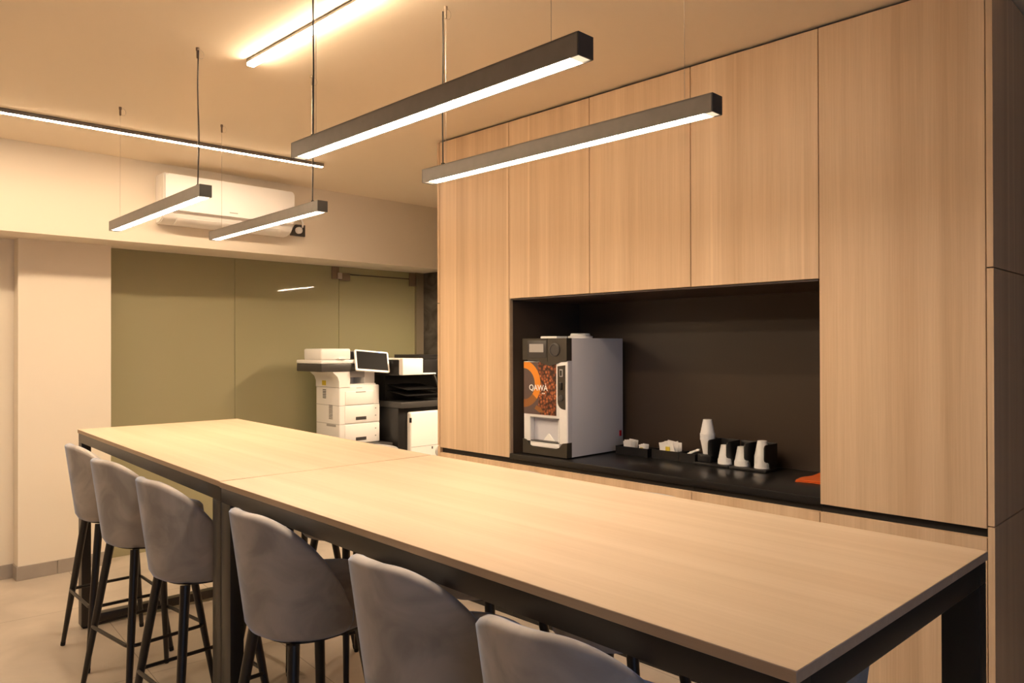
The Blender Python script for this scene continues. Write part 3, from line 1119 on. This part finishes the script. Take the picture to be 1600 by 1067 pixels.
    # accent mark and small line of print after the word
    b = BM()
    box(b, -.0038, -.0030, .150, .154, .384, .391)
    for k in range(3):
        box(b, -.0036, -.0030, .158 + .008 * k, .163 + .008 * k, .334, .340)
    obj('small_print', b, MAT['white'], pic, False)
    # coin panel
    b = BM()
    pts = [(.014, h_ - .142), (.066, h_ - .148), (.066, .30)]
    for k in range(7):
        a = math.radians(180 - 90 * k / 6)
        pts.append((.014 + .052 * (1 - (k / 6) ** 2), .30 - .042 * math.sin(math.radians(90 * k / 6))))
    prism(b, pts[:3] + pts[4:], 'x', -.004, .0)
    cp = obj('coin_panel', b, MAT['brown'], t, label='dark coin panel')
    obj('coin_slot', box(BM(), -.008, -.004, .028, .050, .43, .47, .002), MAT['lgrey'], cp)
    obj('coin_slot_recess', box(BM(), -.0085, -.0078, .032, .046, .435, .464), MAT['bplastic'], cp)
    obj('return_lever', box(BM(), -.014, -.004, .03, .05, .36, .40, .003), MAT['bplastic'], cp)
    b = BM()
    lathe(b, [(.016, 0), (.016, .006), (.011, .008)], 0, 0, 20)
    bmesh.ops.rotate(b, verts=b.verts, matrix=Matrix.Rotation(math.radians(-90), 3, 'Y'))
    bmesh.ops.translate(b, verts=b.verts, vec=(-.004, .04, .318))
    obj('lock', b, MAT['dgrey'], cp)
    # side: front edge strips, switch
    b = BM()
    box(b, .002, .034, -.0015, .003, .086, h_ - .119)
    obj('edge_strip', b, MAT['grey_panel'], t, False)
    sw = obj('switch', box(BM(), d_ - .035, d_ - .018, -.005, .0005, .085, .117, .0015), MAT['red'], t, label='small red rocker switch')
    # lids on top
    b = BM()
    lathe(b, [(.068, h_), (.070, h_ + .012), (.056, h_ + .016), (.054, h_ + .026), (.050, h_ + .029)], .27, .14, 36)
    obj('hopper_lid', b, MAT['white'], t, label='round white lid on top')
    b = BM()
    box(b, .06, .15, .13, .25, h_, h_ + .012, .004)
    obj('service_lid', b, MAT['white'], t)
    return t
def bm_v(b, x, p):
    return b.verts.new((x, p[0], p[1]))
coffee_machine()

# ------------------------------------------------------------------ condiment boxes, cups, cloth on the worktop
WZ = .9035
def open_box(name, label, x0, x1, y0, y1, h, cat='tray', group=None, div=None):
    t = thing(name, label, cat, (x0, y0, WZ), 0, group)
    X, Yy, th = x1 - x0, y1 - y0, .004
    b = BM()
    box(b, 0, X, 0, Yy, 0, th)
    box(b, 0, th, 0, Yy, th, h)
    box(b, X - th, X, 0, Yy, th, h)
    box(b, th, X - th, 0, th, th, h)
    box(b, th, X - th, Yy - th, Yy, th, h)
    obj('tray_shell', b, MAT['bplastic'], t, False)
    if div:
        b = BM()
        box(b, th, X - th, div - .0015, div + .0015, th, h - .004)
        obj('divider', b, MAT['bplastic'], t, False)
    return t
CG = 'black condiment trays in a row'
open_box('condiment_tray', 'black condiment tray nearest the coffee machine, holding white sachets', 3.31, 3.40, 2.335, 2.545, .045, group=CG, div=.085)
open_box('condiment_tray', 'middle black condiment tray with a heap of white sachets', 3.32, 3.41, 2.150, 2.315, .046, group=CG)
open_box('condiment_tray', 'black condiment tray beside the tall cup stack, holding stirrers', 3.31, 3.40, 2.048, 2.142, .046, group=CG)
def sachet(x, y, z, w_, h_, rx, rz, mat, label, group, ry=0.0):
    b = BM()
    n = 4
    box(b, -.0012, .0012, -w_ / 2, w_ / 2, 0, h_, .0005, 1)
    box(b, -.0016, .0016, -w_ / 2, w_ / 2, h_ - .006, h_ - .004)
    bmesh.ops.rotate(b, verts=b.verts, matrix=Matrix.Rotation(rx, 3, 'X') @ Matrix.Rotation(ry, 3, 'Y'))
    o = obj('sachet', b, mat, None, False)
    o.location = (x, y, z)
    o.rotation_euler = (0, 0, rz)
    return tag(o, label, 'sachet', group)
for k in range(6):
    sachet(3.328 + .011 * k, 2.475 + .004 * (k % 3), WZ + .006, .055, .068 + .004 * (k % 2), .10 * ((k % 3) - 1), .12 * (k % 3 - 1), MAT['paper'], 'white sachet standing in the tray nearest the coffee machine', 'white sachets by the coffee machine')
for k in range(3):
    sachet(3.332 + .014 * k, 2.378 + .003 * k, WZ + .006, .036, .058, -.14 + .1 * k, .15, MAT['paper'], 'white and yellow sachet in the right half of the tray nearest the coffee machine', 'sachets with yellow print')
b = BM()
box(b, -.0008, .0008, -.010, .010, .0, .018)
o = obj('sachet', b, MAT['yellow'], None, False)
o.location = (3.3215, 2.380, WZ + .030)
tag(o, 'small yellow packet at the front of the tray nearest the coffee machine', 'sachet')
for k in range(11):
    sachet(3.334 + .0066 * k, 2.225 + .010 * ((k * 5) % 7 - 3), WZ + .008, .052, .074 + .005 * (k % 3), .16 * ((k % 5) - 2), .1 * (k % 3 - 1), MAT['paper'], 'white sachet fanned out in the middle tray', 'white sachets heaped in the middle tray')
b = BM()
box(b, -.0008, .0008, -.013, .013, .0, .028)
o = obj('sachet', b, MAT['yellow'], None, False)
o.location = (3.330, 2.222, WZ + .038)
tag(o, 'yellow packet at the front of the middle tray', 'sachet')
for k in range(4):
    b = BM()
    tube(b, [(3.33 + .012 * k, 2.125 - .004 * k, WZ + .026 + .006 * k), (3.37, 2.068 - .004 * k, WZ + .060 + .004 * (k % 2))], .0042, 8)
    tag(obj('stirrer', b, MAT['paper']), 'white stirrer sticking out of the tray beside the tall cup stack', 'stirrer', 'stirrers in the tray')

def cup_rack(label, y0, y1):
    t = thing('cup_holder', label, 'cup holder', (3.27, y0, WZ), 0, 'black cup holders')
    L = y1 - y0
    obj('base', box(BM(), .02, .150, 0, L, 0, .012, .002), MAT['bplastic'], t)
    for k in (0, 1):
        # side wall of the slot: reaches forward at the top, cut back below so the cups can be pulled out
        yc = .1 * k
        b = BM()
        pts = [(.070, .0125), (.134, .0125), (.134, .128), (.030, .128), (.020, .124), (.015, .115), (.015, .062), (.020, .052), (.032, .047), (.055, .044), (.066, .036)]
        prism(b, pts, 'y', yc + .002, yc + .0075)
        obj('divider', b, MAT['bplastic'], t)
    obj('back_plate', box(BM(), .135, .141, .002, L - .002, .0125, .128, .002), MAT['bplastic'], t)
    return t
cup_rack('black cup holder with the tall cup stack, beside the condiment trays', 1.853, 2.043)
cup_rack('black cup holder nearest the orange cloth', 1.660, 1.849)
def cup_bm(z, up, r_top=.0350, r_bot=.0215, h=.073):
    b = BM()
    if up:
        pr = [(r_bot - .002, .004), (r_bot, 0), (r_top, h - .003), (r_top + .0018, h - .003), (r_top + .0022, h), (r_top - .001, h), (r_bot - .001, .006)]
    else:
        pr = [(r_bot - .0015, h - .004), (r_top - .001, 0), (r_top + .0022, 0), (r_top + .0022, .003), (r_top, .004), (r_bot, h), (r_bot - .002, h)]
    lathe(b, [(r, z + q) for r, q in pr], 0, 0, 26)
    return b
def cup(x, y, z, up, label, group, **k):
    o = obj('paper_cup', cup_bm(0, up, **k), MAT['cup'], None)
    o.location = (x, y, z)
    return tag(o, label, 'cup', group)
CX = 3.350
# tall stack: black block, nested upright cups, cups upside down on top
tag(obj('cup_riser', box(BM(), CX - .036, CX + .036, 2.0 - .036, 2.0 + .036, WZ + .0123, WZ + .050, .003), MAT['bplastic']), 'black block under the tall cup stack', 'block')
zb = WZ + .0505
for k in range(4):
    cup(CX, 2.0, zb + .0062 * k, True, 'upright white paper cup nested in the tall stack', 'upright cups in the tall stack')
for k in range(2):
    cup(CX, 2.0, zb + .0062 * 3 + .0735 + .0062 * k, False, 'upside down white paper cup on top of the tall stack', 'upside down cups topping the tall stack')
for (y, n, lab) in ((1.901, 4, 'upside down white paper cup in the short stack right of the tall stack'),
                    (1.812, 4, 'upside down white paper cup in the middle short stack'),
                    (1.708, 10, 'upside down white paper cup in the stack nearest the orange cloth')):
    for k in range(n):
        cup(CX, y, WZ + .0123 + .0062 * k, False, lab, lab.replace('cup in', 'cups in'))
# folded orange cloth
b = BM()
nx, ny = 22, 18
def cloth_xy(u, v):
    a = Vector((3.172, 1.466)).lerp(Vector((3.45, 1.455)), u)
    c = Vector((3.195, 1.262)).lerp(Vector((3.43, 1.262)), u)
    p = a.lerp(c, v)
    return p.x + .006 * math.sin(6 * v), p.y + .008 * math.sin(5 * u) * (1 - v)
for layer in range(2):
    g, g2 = [], []
    for i in range(nx + 1):
        ra, rb = [], []
        for j in range(ny + 1):
            u, v = i / nx, j / ny
            x, y = cloth_xy(u * (1 - .06 * layer) + .03 * layer, v)
            z = .004 + .0045 * layer + (.010 * u * (.5 + .5 * math.sin(9 * u + 5 * v)) + .006 * v * (1 - u)) * (.4 + .6 * layer)
            ra.append(b.verts.new((x, y, WZ + z)))
            rb.append(b.verts.new((x, y, WZ + z - .0034)))
        g.append(ra)
        g2.append(rb)
    for i in range(nx):
        for j in range(ny):
            b.faces.new((g[i][j], g[i + 1][j], g[i + 1][j + 1], g[i][j + 1]))
            b.faces.new((g2[i][j], g2[i][j + 1], g2[i + 1][j + 1], g2[i + 1][j]))
    def rim_(a, c):
        for k in range(len(a) - 1):
            b.faces.new((a[k], a[k + 1], c[k + 1], c[k]))
    rim_([g[i][0] for i in range(nx + 1)], [g2[i][0] for i in range(nx + 1)])
    rim_([g[i][ny] for i in range(nx + 1)], [g2[i][ny] for i in range(nx + 1)])
    rim_(g[0], g2[0])
    rim_(g[nx], g2[nx])
tag(obj('cloth', b, MAT['orange_cloth'], None, angle=80), 'folded orange cleaning cloth at the right end of the black worktop', 'cloth')
